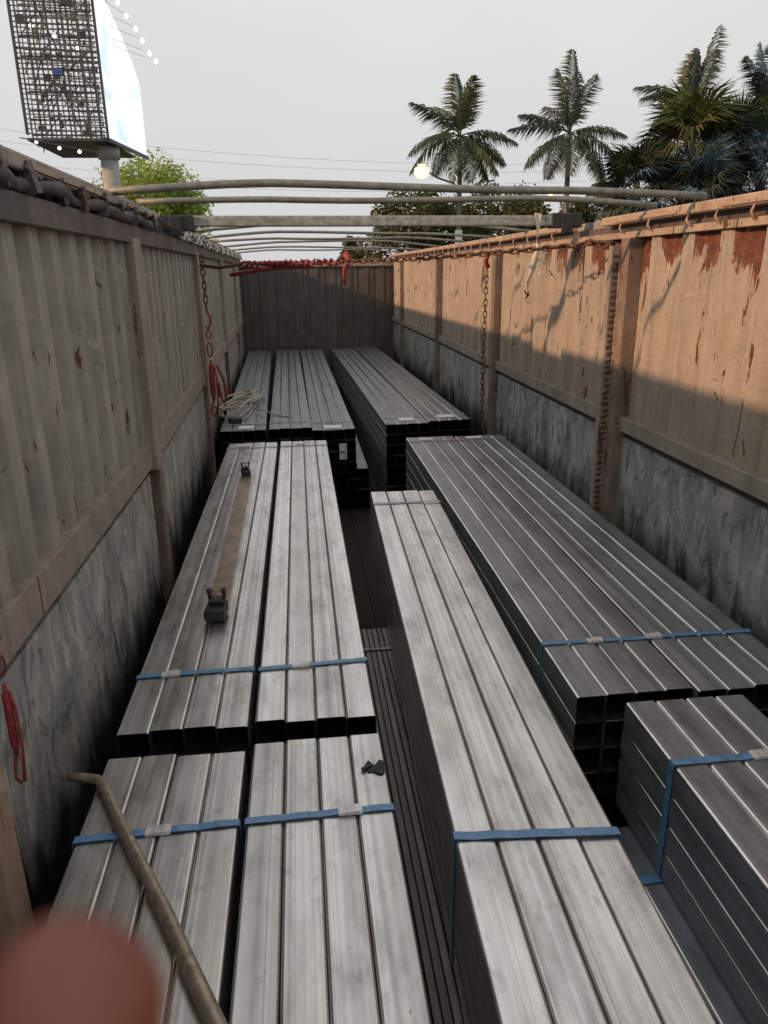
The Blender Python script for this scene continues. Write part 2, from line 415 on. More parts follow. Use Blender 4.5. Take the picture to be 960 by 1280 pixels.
# tarp hooks under the caps
hk = MB(); hk.tube([(0, 0, .02), (.035, .0, .0), (.05, .01, -.04), (.03, .02, -.075), (-.005, .02, -.07)], .009, 6)
hm = hk.mesh('tarp_hook')
hl = MB(); hl.box(-.01, .045, -.018, .018, -.10, .02, Matrix.Rotation(.5, 3, 'X')); hl.box(.03, .046, -.05, .05, -.03, -.015)
hlm = hl.mesh('tarp_lug')
y = .6
while y < 20:
    if not 6.4 < y < 7.4:
        link('tarp_hook', hm, M['cap'], T, (XR(y)-.0-.7, y-8, .33+4.5), (random.uniform(-.3, .3), 0, math.pi+random.uniform(-.3, .3)))
    y += random.uniform(.36, .62)
y = .6
while y < 20:
    if not 6.5 < y < 7.3:
        link('tarp_lug', hlm, M['dark_rail'], T, (XL(y)+.02-.7, y-8, .395+4.5), (random.uniform(-.5, .3), random.uniform(-.2, .2), random.uniform(-.25, .25)))
    y += random.uniform(.22, .42)
mb = MB(); pts = []; rr = []; y = -2.9
while y < 6.4:
    pts.append((XL(y)+.028+.012*math.sin(y*9)+random.uniform(-.008, .008), y, .345+.014*math.sin(y*7.3))); rr.append(.030+random.uniform(-.007, .007)); y += .16
mb.tube(pts, rr, 8); build('rolled_tarp', mb, M['tarp'], T)
# lacing rope along the far part of both caps
for side, F in ((-1, XL), (1, XR)):
    mb = MB(); pts = []; y = 7.4; k = 0
    while y < 20.3:
        pts.append((F(y)-side*(.075+.03*math.sin(k*2.1)), y, .33+.055*math.sin(k*1.7)+.02*random.random())); y += .085; k += 1
    mb.tube(pts, .013, 6)
    if side < 0: build('lacing_rope', mb, M['rope'], T)
# end wall
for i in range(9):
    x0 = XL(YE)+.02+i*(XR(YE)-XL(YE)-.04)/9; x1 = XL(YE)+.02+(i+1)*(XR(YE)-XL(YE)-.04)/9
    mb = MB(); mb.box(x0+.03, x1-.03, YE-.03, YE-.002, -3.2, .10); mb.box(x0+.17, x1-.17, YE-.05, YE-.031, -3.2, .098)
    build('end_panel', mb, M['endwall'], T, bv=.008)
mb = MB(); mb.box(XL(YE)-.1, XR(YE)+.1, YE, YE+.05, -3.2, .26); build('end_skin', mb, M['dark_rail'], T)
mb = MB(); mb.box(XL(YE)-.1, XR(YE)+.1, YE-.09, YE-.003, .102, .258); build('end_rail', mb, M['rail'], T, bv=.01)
for i in range(10):
    x0 = -1.5+i*.42; mb = MB(); mb.box(x0, x0+.41, YS, YE+.1, -3.27, -3.215)
    build('floor_plank', mb, M['plank'], T, bv=.006)
for x in (-.2, 1.5):
    mb = MB(); mb.box(x, x+.14, YS, YE, -3.6, -3.271); build('chassis_beam', mb, M['dark_rail'], T, bv=.01)
for yy in (13.0, 14.4, 15.8):
    mb = MB(); mb.box(-1.0, 2.3, yy-.06, yy+.06, -4.0, -3.87); build('axle', mb, M['dark_rail'], T, bv=.01)
    for xx in (-1.0, 2.3):
        mb = MB(); mb.tube([(xx-.14, yy, -3.97), (xx-.1, yy, -3.97), (xx+.1, yy, -3.97), (xx+.14, yy, -3.97)], [.42, .53, .53, .42], 28)
        wh = build('tyre', mb, M['tyre'], T)
        mb = MB(); mb.tube([(xx-.15, yy, -3.97), (xx+.15, yy, -3.97)], .28, 20); build('rim', mb, M['beam'], T)
# roof bows
bows = [(4.78, .045, .023), (5.58, .04, .021), (8.6, .07, .018), (10.4, .06, .018), (12.1, .06, .018), (14.0, .08, .018), (16.3, .05, .018), (19.2, .08, .018)]
for i, (y, arch, r_) in enumerate(bows):
    xa, xb = XL(y)+.02, XR(y)+.02; pts = []
    za, zb = (.452, .418) if i < 2 else (.43, .40)
    for k in range(17):
        t = k/16; a = min(1, math.sin(math.pi*t)*1.5)
        pts.append((xa+(xb-xa)*t, y+.02*math.sin(3*t+i)+(.10*t if i == 0 else 0), za+(zb-za)*t+arch*a+.012*math.sin(7*t+i*2)))
    mb = MB(); mb.tube(pts, r_, 10); build('roof_bow', mb, M['bow'], T)
mb = MB(); mb.bar((XL(7.1)+.05, 7.02, .425), (XR(7.1)-.02, 7.0, .405), .10, .088)
build('cross_beam', mb, M['beam'], T, bv=.012)
for xx in (XL(7)+.10, XR(7)-.17):
    mb = MB(); mb.box(xx-.13, xx+.15, 6.93, 7.10, .345, .470); mb.box(xx-.05, xx+.06, 6.915, 6.929, .30, .46)
    br_ = build('beam_bracket', mb, M['black'], T, bv=.015)

# ------------------------------------------------------------------ steel tubes in bundles
def tube_mesh(w_, h_, L, wall=.005, r_=.012, seg=2, name='tube'):
    """hollow rectangular tube along +Y, centred in X/Z, starts at y=0, rounded corners with exact normals"""
    ring = []; nr = []
    for cx_, cz_, a0 in ((w_/2-r_, h_/2-r_, 0), (-(w_/2-r_), h_/2-r_, 90), (-(w_/2-r_), -(h_/2-r_), 180), (w_/2-r_, -(h_/2-r_), 270)):
        for k in range(seg+1):
            a = math.radians(a0+90*k/seg); ring.append((cx_+r_*math.cos(a), cz_+r_*math.sin(a))); nr.append((math.cos(a), 0, math.sin(a)))
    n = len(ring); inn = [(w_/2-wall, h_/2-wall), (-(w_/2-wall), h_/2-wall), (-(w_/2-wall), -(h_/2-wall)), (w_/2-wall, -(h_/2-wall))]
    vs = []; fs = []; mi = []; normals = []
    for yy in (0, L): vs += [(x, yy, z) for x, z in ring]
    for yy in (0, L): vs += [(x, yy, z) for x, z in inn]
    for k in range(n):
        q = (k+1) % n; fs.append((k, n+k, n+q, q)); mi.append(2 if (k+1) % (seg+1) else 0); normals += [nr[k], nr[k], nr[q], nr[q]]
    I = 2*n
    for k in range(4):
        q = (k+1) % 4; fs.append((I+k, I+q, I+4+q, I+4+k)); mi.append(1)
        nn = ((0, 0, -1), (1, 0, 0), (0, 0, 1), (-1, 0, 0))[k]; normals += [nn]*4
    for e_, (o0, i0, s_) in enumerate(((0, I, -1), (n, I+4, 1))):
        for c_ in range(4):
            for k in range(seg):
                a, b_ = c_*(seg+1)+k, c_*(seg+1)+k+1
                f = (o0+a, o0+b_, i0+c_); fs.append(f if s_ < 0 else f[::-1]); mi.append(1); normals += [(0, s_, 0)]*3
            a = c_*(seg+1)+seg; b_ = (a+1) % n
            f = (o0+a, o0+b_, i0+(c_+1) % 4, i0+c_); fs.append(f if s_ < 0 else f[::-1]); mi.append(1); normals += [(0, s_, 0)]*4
    me = bpy.data.meshes.new(name); me.from_pydata(vs, [], fs)
    me.polygons.foreach_set('use_smooth', [True]*len(fs)); me.polygons.foreach_set('material_index', mi)
    me.update(); me.normals_split_custom_set(normals); return me
TM = {}
def tmesh(w_, h_, L, mk):
    k = (w_, h_, L, mk)
    if k not in TM:
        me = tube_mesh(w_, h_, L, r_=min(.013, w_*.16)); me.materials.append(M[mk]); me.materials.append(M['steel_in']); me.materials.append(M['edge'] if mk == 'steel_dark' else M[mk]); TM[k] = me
    return TM[k]
def bundle(x0, y0, ztop, L, label, cat='tube bundle', group='strapped bundles of square steel tube', cols=4, rows=4, pitch=.1515, w_=.150, h_=.150, mk='steel', yaw=0,
           jit=.02, straps=(), name='tube_bundle', skirt=0, tops=None, seed=1):
    """x0 left edge at y0 (front end); local frame: x right, y away, z up from bundle base"""
    rnd = random.Random(seed); H = rows*h_
    E_ = empty(name, (x0, y0, ztop-H), label, cat, group, yaw)
    me = tmesh(w_, h_, L, mk)
    for c_ in range(cols):
        jy = rnd.uniform(-jit, jit)
        for r_ in range(rows):
            j = jy if r_ == rows-1 else rnd.uniform(-jit, jit)
            dz = (tops[c_] if tops and r_ == rows-1 else 0)-rnd.uniform(0, .0012)
            o = link('tube', me, None, E_, (c_*pitch+w_/2+rnd.uniform(-.0006, .0006), j, r_*h_+h_/2+dz), (0, rnd.uniform(-.006, .006), 0))
    W = cols*pitch
    for s_ in straps:
        ys, mk_, clipx = s_[:3]; skew = s_[3] if len(s_) > 3 else 0; wd = s_[4] if len(s_) > 4 else .034
        pts = []
        e = .004; zt = H+.0035
        nn = 8
        for i in range(nn+1): pts.append((-.003+(W+.004)*i/nn, zt+.0055*abs(math.sin(i*1.7+ys))))
        pts += [(W+e, H-.006), (W+e+.001, H/2), (W+e, .006), (W-.006, -.0015), (W/2, -.0012), (.006, -.0015), (-e, .006), (-e-.001, H/2), (-e, H-.006)]
        n = len(pts); vs = []
        cxm = W/2; czm = H/2
        for (px, pz) in pts:
            yy = ys+skew*(px/W-.5)
            ox = (.0012 if px > cxm else -.0012) if (pz < H-.002 and pz > .004) else 0; oz = .0012 if pz > czm else -.001
            vs += [(px, yy-wd/2, pz), (px, yy+wd/2, pz), (px+ox, yy+wd/2, pz+oz), (px+ox, yy-wd/2, pz+oz)]
        fs = []
        for i in range(n):
            j = (i+1) % n
            for k in range(4):
                q = (k+1) % 4; fs.append((i*4+k, i*4+q, j*4+q, j*4+k))
        mb = MB(); mb.add(vs, fs); st = link('strap', mb.mesh('strap'), M[mk_], E_)
        if clipx is not None:
            mb = MB(); yy = ys+skew*(clipx/W-.5); zt2 = zt+.005
            for q in range(3): mb.box(clipx-.045+q*.031, clipx-.017+q*.031, yy-wd/2-.004, yy+wd/2+.004, zt2-.006, zt2+.006+.002*q)
            mb.box(clipx-.047, clipx+.047, yy-wd/2-.001, yy+wd/2+.001, zt2-.005, zt2+.003)
            ck = link('clip', mb.mesh('clip'), M['clip'], st)
    E_['H'] = H
    return E_
def paper(E_, x, y, wx, wy, z=None, rz=0, upright=False):
    mb = MB()
    if upright: mb.box(x-wx/2, x+wx/2, y-.003, y-.001, z-wy/2, z+wy/2)
    else:
        vs = []; 
        mb.box(x-wx/2, x+wx/2, y-wy/2, y+wy/2, E_['H']+.0042, E_['H']+.0055, Matrix.Rotation(rz, 3, 'Z'))
    return link('paper_label', mb.mesh('paper_label'), M['label'], E_)

# left side, foreground pair
B = {}
B['N1'] = bundle(-.915, -3.20, -2.0, 6.0, 'bright steel tube bundle in the left foreground under the long brown rod', seed=2, pitch=.1495, w_=.1488,
                 straps=((5.54, 'strap', .30, .02),))
B['N2'] = bundle(-.290, -3.15, -2.0, 6.0, 'bright steel tube bundle in the foreground with a black burn mark on it', seed=3, pitch=.1425, w_=.1418,
                 straps=((5.505, 'strap', .40, .01),), jit=.012)
# left side, second pair
B['L1'] = bundle(-.920, 3.0, -2.0, 6.0, 'steel tube bundle by the left wall carrying a brown bar between two black clamps', seed=4, jit=.012, pitch=.1498, w_=.149,
                 straps=((.50, 'strap', .17, .01), (5.72, 'strap_grey', None)))
paper(B['L1'], .19, 5.85, .16, .10)
B['L2'] = bundle(-.293, 3.015, -2.0, 6.0, 'clean bright steel tube bundle right of the one with the clamps', seed=5, pitch=.1430, w_=.142, jit=.02,
                 straps=((.49, 'strap', .22, .03), (5.72, 'strap_grey', None)))
paper(B['L2'], .25, 5.84, .10, .09); paper(B['L2'], .33, 5.92, .08, .05, rz=.3)
# middle bundle, slightly askew
B['M'] = bundle(.440, .62, -1.985, 6.0, 'brightest long steel tube bundle lying askew along the middle of the load', seed=6, yaw=-.026, pitch=.1515, jit=.006,
                straps=((1.52, 'strap', None, -.035, .04), (5.62, 'strap_grey', None)), tops=(0, 0, 0, -.006))
# right pair
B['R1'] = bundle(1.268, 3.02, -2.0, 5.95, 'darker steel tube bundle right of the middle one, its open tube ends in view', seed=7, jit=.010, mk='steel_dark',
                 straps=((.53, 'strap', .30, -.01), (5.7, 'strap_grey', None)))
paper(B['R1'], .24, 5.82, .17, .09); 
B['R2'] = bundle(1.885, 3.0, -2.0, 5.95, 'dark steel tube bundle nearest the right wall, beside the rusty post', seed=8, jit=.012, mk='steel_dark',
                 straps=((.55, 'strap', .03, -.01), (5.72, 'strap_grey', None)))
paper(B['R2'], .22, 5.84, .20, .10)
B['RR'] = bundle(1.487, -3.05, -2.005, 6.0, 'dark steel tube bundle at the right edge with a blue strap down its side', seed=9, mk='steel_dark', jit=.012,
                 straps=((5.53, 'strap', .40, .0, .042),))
# far rows
Lf = 10.5
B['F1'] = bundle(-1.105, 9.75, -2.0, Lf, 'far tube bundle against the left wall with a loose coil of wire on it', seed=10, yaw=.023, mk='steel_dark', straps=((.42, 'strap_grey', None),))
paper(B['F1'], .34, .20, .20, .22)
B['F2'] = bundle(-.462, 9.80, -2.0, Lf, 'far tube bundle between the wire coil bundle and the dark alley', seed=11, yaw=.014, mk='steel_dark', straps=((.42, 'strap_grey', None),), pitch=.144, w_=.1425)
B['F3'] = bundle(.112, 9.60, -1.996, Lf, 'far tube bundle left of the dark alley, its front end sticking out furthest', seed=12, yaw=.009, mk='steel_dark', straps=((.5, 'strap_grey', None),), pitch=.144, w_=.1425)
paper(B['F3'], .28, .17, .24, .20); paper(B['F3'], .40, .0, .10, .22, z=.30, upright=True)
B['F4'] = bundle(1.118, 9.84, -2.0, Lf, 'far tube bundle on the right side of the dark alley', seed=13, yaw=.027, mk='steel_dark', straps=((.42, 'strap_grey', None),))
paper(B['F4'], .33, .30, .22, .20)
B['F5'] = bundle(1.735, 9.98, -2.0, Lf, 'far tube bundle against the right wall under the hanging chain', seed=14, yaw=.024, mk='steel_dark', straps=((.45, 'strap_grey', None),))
paper(B['F5'], .30, .30, .24, .22)
# second tier underneath
Z2 = -2.604
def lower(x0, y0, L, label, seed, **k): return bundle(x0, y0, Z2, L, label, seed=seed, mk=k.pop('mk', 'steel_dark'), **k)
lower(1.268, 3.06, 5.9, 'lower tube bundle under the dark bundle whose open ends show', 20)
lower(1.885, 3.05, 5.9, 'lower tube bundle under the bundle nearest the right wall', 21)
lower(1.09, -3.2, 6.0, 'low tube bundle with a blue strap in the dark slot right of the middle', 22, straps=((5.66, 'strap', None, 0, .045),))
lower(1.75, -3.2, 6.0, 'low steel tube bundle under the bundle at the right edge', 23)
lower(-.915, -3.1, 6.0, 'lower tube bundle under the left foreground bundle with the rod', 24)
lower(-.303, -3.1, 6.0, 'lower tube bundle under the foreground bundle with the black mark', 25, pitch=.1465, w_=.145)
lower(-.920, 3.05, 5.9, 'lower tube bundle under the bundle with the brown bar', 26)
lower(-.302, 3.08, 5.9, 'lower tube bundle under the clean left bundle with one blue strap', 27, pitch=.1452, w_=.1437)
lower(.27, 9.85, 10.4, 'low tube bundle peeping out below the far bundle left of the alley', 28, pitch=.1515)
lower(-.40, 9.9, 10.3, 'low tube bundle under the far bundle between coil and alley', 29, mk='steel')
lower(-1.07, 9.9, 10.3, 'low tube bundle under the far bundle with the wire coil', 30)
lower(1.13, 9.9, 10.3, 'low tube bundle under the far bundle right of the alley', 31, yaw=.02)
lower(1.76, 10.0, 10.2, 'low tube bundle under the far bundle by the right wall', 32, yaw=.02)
bundle(.290, -1.0, Z2, 6.05, 'bundle of thin dark narrow tubes low in the gap left of the middle bundle', 'tube bundle', 'low bundles of narrow steel tube', cols=20, rows=4, pitch=.0385, w_=.0372, h_=.15,
       mk='steel_thin', seed=33, straps=((5.72, 'strap_grey', None, 0, .03),), name='thin_tube_bundle', jit=.008)

# ------------------------------------------------------------------ things lying on the load
# brown bar with two clamps
BC = thing('clamp_bar', (-.585, 5.7, -2.0), 'long flat brown bar with a black clamp at each end lying on the steel tubes', 'clamp bar')
mb = MB(); mb.bar((-.580, 4.25, -1.992), (-.610, 7.40, -1.992), .118, .012)
build('flat_bar', mb, M['bar'], BC, bv=.003)
def clamp(x, y, s, rz):
    mb = MB(); R_ = Matrix.Rotation(rz, 3, 'Z'); c = (x, y, -1.95)
    mb.box(x-.075*s, x+.075*s, y-.10*s, y+.10*s, -1.985, -1.985+.085*s, R_, c)
    mb.box(x-.06*s, x+.06*s, y+.0*s, y+.12*s, -1.985+.086*s, -1.985+.12*s, R_, c)
    cb = build('clamp_body', mb, M['black'], BC, base=(x, y, -1.985), bv=.008)
    for sx_ in (-.055, .055):
        m2 = MB(); m2.box(x+sx_*s-.011*s, x+sx_*s+.011*s, y+.04*s, y+.10*s, -1.985+.12*s, -1.985+.19*s, R_, c)
        m2.tube([(x+sx_*s-.015*s, y+.07*s, -1.985+.175*s), (x+sx_*s+.015*s, y+.07*s, -1.985+.175*s)], .02*s, 10)
        m2.v = [tuple(Vector(v)-Vector((x, y, -1.985))) for v in m2.v]
        link('clamp_jaw', m2.mesh('clamp_jaw'), M['black'], cb)
    m2 = MB(); m2.tube([(x, y+.0*s, -1.985+.10*s), (x, y+.01*s, -1.985+.21*s)], .009*s, 8); m2.tube([(x-.04*s, y+.01*s, -1.985+.205*s), (x+.04*s, y+.01*s, -1.985+.2*s)], .007*s, 8)
    m2.v = [tuple(Vector(v)-Vector((x, y, -1.985))) for v in m2.v]
    link('clamp_screw', m2.mesh('clamp_screw'), M['bar'], cb)
clamp(-.578, 4.15, .80, -.1); clamp(-.612, 7.44, .62, .15)
# rod
mb = MB(); zt = -1.968
mb.tube([(-1.03, 2.665, zt+.006), (-.96, 2.655, zt+.004), (-.905, 2.64, zt), (-.885, 2.615, zt), (-.86, 2.57, zt), (-.74, 2.335, zt+.001), (-.52, 1.93, zt+.006), (-.315, 1.52, zt+.012), (-.12, 1.12, zt+.02), (.06, .72, zt+.02)],
        [.017, .019, .021, .022, .022, .023, .025, .028, .029, .029], 12)
tag(build('bent_rod', mb, M['rod'], base=(-.5, 1.9, -2.0)), 'long thin brown rod with one bent end lying across the left foreground tubes', 'rod')
# black burn mark, built as a crumpled patch
mb = MB(); random.seed(5); vs = []
cx_, cy_ = .232, 2.60
pts = [(0, 0, .010)]; ring = 12
for k in range(ring):
    a = 2*math.pi*k/ring; r_ = random.uniform(.4, 1.0)
    pts.append((math.cos(a)*.052*r_, math.sin(a)*.055*r_, .0015+.016*random.random()*(r_ > .8)))
mb.add([(cx_+p[0], cy_+p[1], -1.997+p[2]) for p in pts], [(0, k+1, (k+1) % ring+1) for k in range(ring)])
mb.add([(cx_+p[0], cy_+p[1], -1.9985) for p in pts], [(0, (k+1) % ring+1, k+1) for k in range(ring)])
mb.box(cx_-.06, cx_-.01, cy_+.0, cy_+.012, -1.996, -1.985, Matrix.Rotation(.5, 3, 'Z'))
tag(build('burn_mark', mb, M['black'], base=(cx_, cy_, -2.0)), 'crumpled black burn mark on the right foreground tube next to a blue strap', 'burn mark')
# wire coil on far left bundle
mb = MB(); random.seed(9)
Wc = thing('wire_coil', (-.95, 11.6, -2.0), 'loose untidy coil of pale stiff wire lying on the far left tubes', 'coil')
for q in range(6):
    a0 = random.uniform(-.06, .06); pts = []
    for k in range(22):
        t = 2*math.pi*k/22; rx = .20+.02*q+random.uniform(-.01, .01); ry = 1.15-.12*q+random.uniform(-.05, .05)
        pts.append((-.93+rx*math.cos(t)+a0, 11.5+ry*math.sin(t)+.2*q*math.cos(t), -1.985+.02*q+.16*max(0, math.sin(t+q))*(.3+.7*random.random())))
    mb = MB(); mb.tube(pts, .013, 6, closed=True); build('wire_loop', mb, M['rope'], Wc)
mb = MB(); mb.tube([(-.75, 11.2, -1.95), (-.55, 10.8, -1.93), (-.40, 10.75, -1.985), (-.2, 10.6, -1.99)], .011, 6); build('loose_end', mb, M['rope'], Wc)
mb = MB(); mb.box(-1.02, -.86, 10.25, 10.42, -1.995, -1.93, Matrix.Rotation(.3, 3, 'Z')); build('wire_clamp', mb, M['black'], Wc, bv=.01)

# ------------------------------------------------------------------ chains
def link_mesh(r_, a, b_):
    mb = MB(); pts = []
    for k in range(12):
        t = 2*math.pi*k/12
        pts.append((0, b_*math.cos(t), (a-b_)*(1 if math.sin(t) > .01 else -1 if math.sin(t) < -.01 else 0)+b_*math.sin(t)))
    mb.tube(pts, r_, 6, closed=True); return mb.mesh('chain_link')
LM = link_mesh(.0078, .047, .022); LM.materials.append(M['rust'])
def chain(parent, pts, o0, step=.076):
    """links along a polyline"""
    pts = [Vector(p) for p in pts]; acc = 0; i = 0; k = 0; pos = pts[0].copy(); seg = 0; d = 0
    L = [0]
    for a, b_ in zip(pts[:-1], pts[1:]): L.append(L[-1]+(b_-a).length)
    s_ = step/2
    while s_ < L[-1]:
        j = max(q for q in range(len(L)-1) if L[q] <= s_)
        t = (s_-L[j])/(L[j+1]-L[j]); p = pts[j].lerp(pts[j+1], t); dr = (pts[j+1]-pts[j]).normalized()
        q_ = dr.to_track_quat('Z', 'X') @ Matrix.Rotation(math.radians(90*(k % 2)+20+random.uniform(-12, 12)), 4, 'Z').to_quaternion()
        link('chain_link', LM, None, parent, tuple(p-Vector(o0)), q_.to_euler())
        s_ += step; k += 1
def binder(parent, a, b_, s=1.0, side=1):
    """red ratchet load binder between a (top) and b"""
    a = Vector(a); b_ = Vector(b_); d = (b_-a).normalized(); L = (b_-a).length; o = Vector(parent['_o'])
    n1 = d.cross(Vector((0, 1, 0))); n1 = (n1 if n1.length > .1 else Vector((1, 0, 0))).normalized(); n2 = d.cross(n1)
    P = lambda t, u=0, v=0: tuple(a+d*L*t+n1*u*s+n2*v*s)
    def ring(c, ru, rv, r_, nm):
        mb = MB(); c0 = a+d*L*c
        mb.tube([tuple(c0+d*ru*s*math.cos(2*math.pi*k/14)+n1*rv*s*math.sin(2*math.pi*k/14)) for k in range(14)], r_*s, 8, closed=True); build(nm, mb, M['red'], parent)
    mb = MB(); mb.tube([P(.0), P(.06, .03), P(.12, .035), P(.17, .0), P(.15, -.03)], .014*s, 8); build('hook', mb, M['red'], parent)
    ring(.22, .05, .028, .010, 'ring')
    ring(.36, .085, .03, .010, 'ring')
    mb = MB(); mb.tube([P(.46), P(.50), P(.52), P(.78), P(.80), P(.84)], [.016*s, .018*s, .034*s, .034*s, .020*s, .018*s], 12); build('barrel', mb, M['red'], parent)
    mb = MB(); mb.tube([P(.50, .03*side), P(.60, .055*side, .01), P(.80, .06*side, .015), P(.98, .03*side, .01)], [.016*s, .014*s, .013*s, .02*s], 10, flat=.8); build('handle', mb, M['red'], parent)
    mb = MB(); mb.tube([P(.84), P(.90, -.03), P(.97, -.035), P(1.0, 0)], .013*s, 8); build('hook', mb, M['red'], parent)
random.seed(21)
# right wall vertical chain
ch = thing('hanging_chain', (2.52, 10.12, -2.1), 'rusty chain hanging straight down the right wall from a dark red hook', 'chain', None)
chain(ch, [(2.53, 10.12, -.02), (2.515, 10.12, -1.1), (2.52, 10.12, -2.05)], (2.52, 10.12, -2.1))
mb = MB(); mb.tube([(2.55, 10.12, .20), (2.53, 10.08, .17), (2.51, 10.1, .1), (2.53, 10.14, .06), (2.55, 10.12, .01)], .03, 8)
build('hook', mb, M['red'], ch)
# left wall chain and binder
o0 = (-1.06, 9.0, -1.66)
ch = thing('hanging_binder', o0, 'red load binder hanging on a rusty chain against the left wall', 'load binder')
chain(ch, [(-1.075, 9.15, .19), (-1.055, 9.05, -.44)], o0); binder(ch, (-1.055, 9.05, -.42), (-1.055, 9.0, -1.66), .95, 1)
mb = MB(); mb.tube([(-.98, 8.98, -1.05), (-.92, 8.98, -1.2), (-.90, 8.98, -1.4), (-.93, 8.98, -1.5), (-.97, 8.98, -1.4), (-.98, 8.98, -1.25)], .018, 8); build('handle', mb, M['red'], ch)
# near left binder on post
o0 = (-.98, 2.22, -1.62)
ch = thing('hanging_binder', o0, 'dark red load binder hanging down the nearest left post at the picture edge', 'load binder')
chain(ch, [(-1.012, 2.26, .1), (-1.012, 2.25, -.98)], o0); binder(ch, (-1.012, 2.25, -.95), (-1.0, 2.2, -1.63), .42, 1)
# chain tied across
A_ = Vector((2.56, 6.10, .19)); Bv = Vector((-1.13, 9.45, .02)); o0 = (2.56, 6.10, .19)
ch = thing('cross_chain', o0, 'rusty chain stretched across the trailer below the roof bows from the right post', 'chain')
pp = []
for k in range(9):
    t = k/8*.56; p = A_.lerp(Bv, t); p.z = .19-.14*t/1.0-.035*math.sin(math.pi*min(1, t*1.3)); pp.append(p)
chain(ch, pp, o0)
chain(ch, [(2.58, 6.13, .17), (2.50, 6.07, .16), (2.40, 6.12, .20), (2.30, 6.2, .165)], o0)
ob = (.45, 8.05, .1)
lb = thing('load_binder', ob, 'bulky red load binder and hooks tied in the middle of the chain across the trailer', 'load binder')
binder(lb, tuple(pp[-1]), (-.62, 9.0, .085), .8, 1)
mb = MB(); mb.tube([(.50, 8.0, .17), (.55, 7.98, .11), (.50, 7.98, .02), (.49, 7.98, -.08), (.50, 7.98, -.15)], [.035, .04, .025, .018, .008], 8); build('hook', mb, M['red'], lb)
mb = MB(); mb.tube([(-.75, 9.1, -.03), (-.3, 8.7, .03), (.15, 8.4, .06)], .024, 8); build('handle', mb, M['red'], lb)
mb = MB(); mb.tube([(-.62, 9.0, .085), (-.9, 9.25, .05), (-1.13, 9.45, .08)], .02, 8); build('tail_rod', mb, M['rust'], lb)
pa, pb = Vector(pp[-1])+Vector((0, -.03, 0)), Vector((-.62, 8.97, .085))
for q in range(4):
    pts = []; t0 = .04+.22*q
    for k in range(26):
        t = t0+.24*k/25; c = pa.lerp(pb, t); a = k*1.05+q; r_ = .026+.012*math.sin(k*1.9+q)
        pts.append((c.x, c.y+r_*math.cos(a), c.z+r_*math.sin(a)))
    mb = MB(); mb.tube(pts, [.012+.006*random.random() for _ in pts], 6, flat=.7); build('tied_strap', mb, M['red'], lb)
# rag hanging from the beam
def ribbon(pts, wd):
    mb = MB(); vs = []; fs = []; pts = [Vector(p) for p in pts]
    for i, p in enumerate(pts):
        w2 = wd*(.8+.4*random.random())/2; tw = Vector((math.cos(i*.7), math.sin(i*.7)*.6, 0))
        vs += [p-tw*w2, p+tw*w2, p+tw*w2+Vector((0, .003, 0)), p-tw*w2+Vector((0, .003, 0))]
    for i in range(len(pts)-1):
        for k in range(4): fs.append((i*4+k, i*4+(k+1) % 4, i*4+4+(k+1) % 4, i*4+4+k))
    mb.add(vs, fs, True); return mb
rg = thing('rag', (2.17, 6.93, .37), 'torn dirty white rag knotted on the grey cross beam near the right wall', 'rag')
build('cloth_strip', ribbon([(2.19, 6.93, .47), (2.20, 6.925, .38), (2.19, 6.93, .28), (2.205, 6.93, .17), (2.18, 6.93, .08), (2.16, 6.93, -.02), (2.12, 6.93, -.12), (2.11, 6.93, -.22)], .075), M['rag'], rg)
build('cloth_strip', ribbon([(2.20, 6.92, .09), (2.26, 6.92, .05), (2.31, 6.92, -.01), (2.36, 6.92, -.09)], .055), M['rag'], rg)
build('cloth_strip', ribbon([(2.22, 6.92, .12), (2.28, 6.92, .13), (2.27, 6.92, .02), (2.22, 6.92, -.05)], .04), M['rag'], rg)
build('cloth_strip', ribbon([(2.11, 6.925, -.20), (2.13, 6.925, -.24), (2.10, 6.925, -.29), (2.15, 6.925, -.31)], .05), M['rust'], rg)

# ------------------------------------------------------------------ vegetation
def leafmat(name, c1, c2, trans=.25):
    mt, n, b = newmat(name); g = G(n)
    f = g.noise(g.coord(), .9, 4, .6); f2 = g.noise(g.coord(), 9, 3, .6)
    col = g.mix(g.ramp(g.math('ADD', g.math('MULTIPLY', f, .6), g.math('MULTIPLY', f2, .4)), [(.35, 0.0), (.65, 1.0)]), c1, c2)
    g.l(col, b.inputs['Base Color']); b.inputs['Roughness'].default_value = .6
    tr = g.n('ShaderNodeBsdfTranslucent'); g.l(col, tr.inputs[0]); ms = g.n('ShaderNodeMixShader'); ms.inputs[0].default_value = trans
    out = n.nodes['Material Output']; g.l(b.outputs[0], ms.inputs[1]); g.l(tr.outputs[0], ms.inputs[2]); g.l(ms.outputs[0], out.inputs[0])
    return mt
M['palm'] = leafmat('palm_leaf', (.020, .034, .016), (.045, .062, .026), .12)
M['palm_light'] = leafmat('palm_leaf_light', (.045, .075, .025), (.09, .12, .035), .2)
M['palm_dark'] = leafmat('palm_leaf_dark', (.012, .019, .012), (.030, .038, .024), .1)
M['palm_blue'] = leafmat('palm_leaf_blue', (.04, .075, .095), (.09, .16, .22), .15)
M['palm_olive'] = leafmat('palm_leaf_olive', (.05, .055, .02), (.10, .095, .03), .15)
M['lime'] = leafmat('lit_tree_leaf', (.13, .21, .04), (.50, .62, .14), .45)  # light from the billboard put into the leaf colour
M['tree'] = leafmat('tree_leaf', (.035, .05, .02), (.11, .12, .04))
M['trunk'] = plain('palm_trunk', (.16, .15, .13), .85, 0, .3, 6, .5)
M['trunk_white'] = plain('limewashed_trunk', (.62, .60, .55), .85, 0, .15, 6, .3)
M['bark'] = plain('bark', (.09, .07, .05), .9, 0, .3, 8, .6)

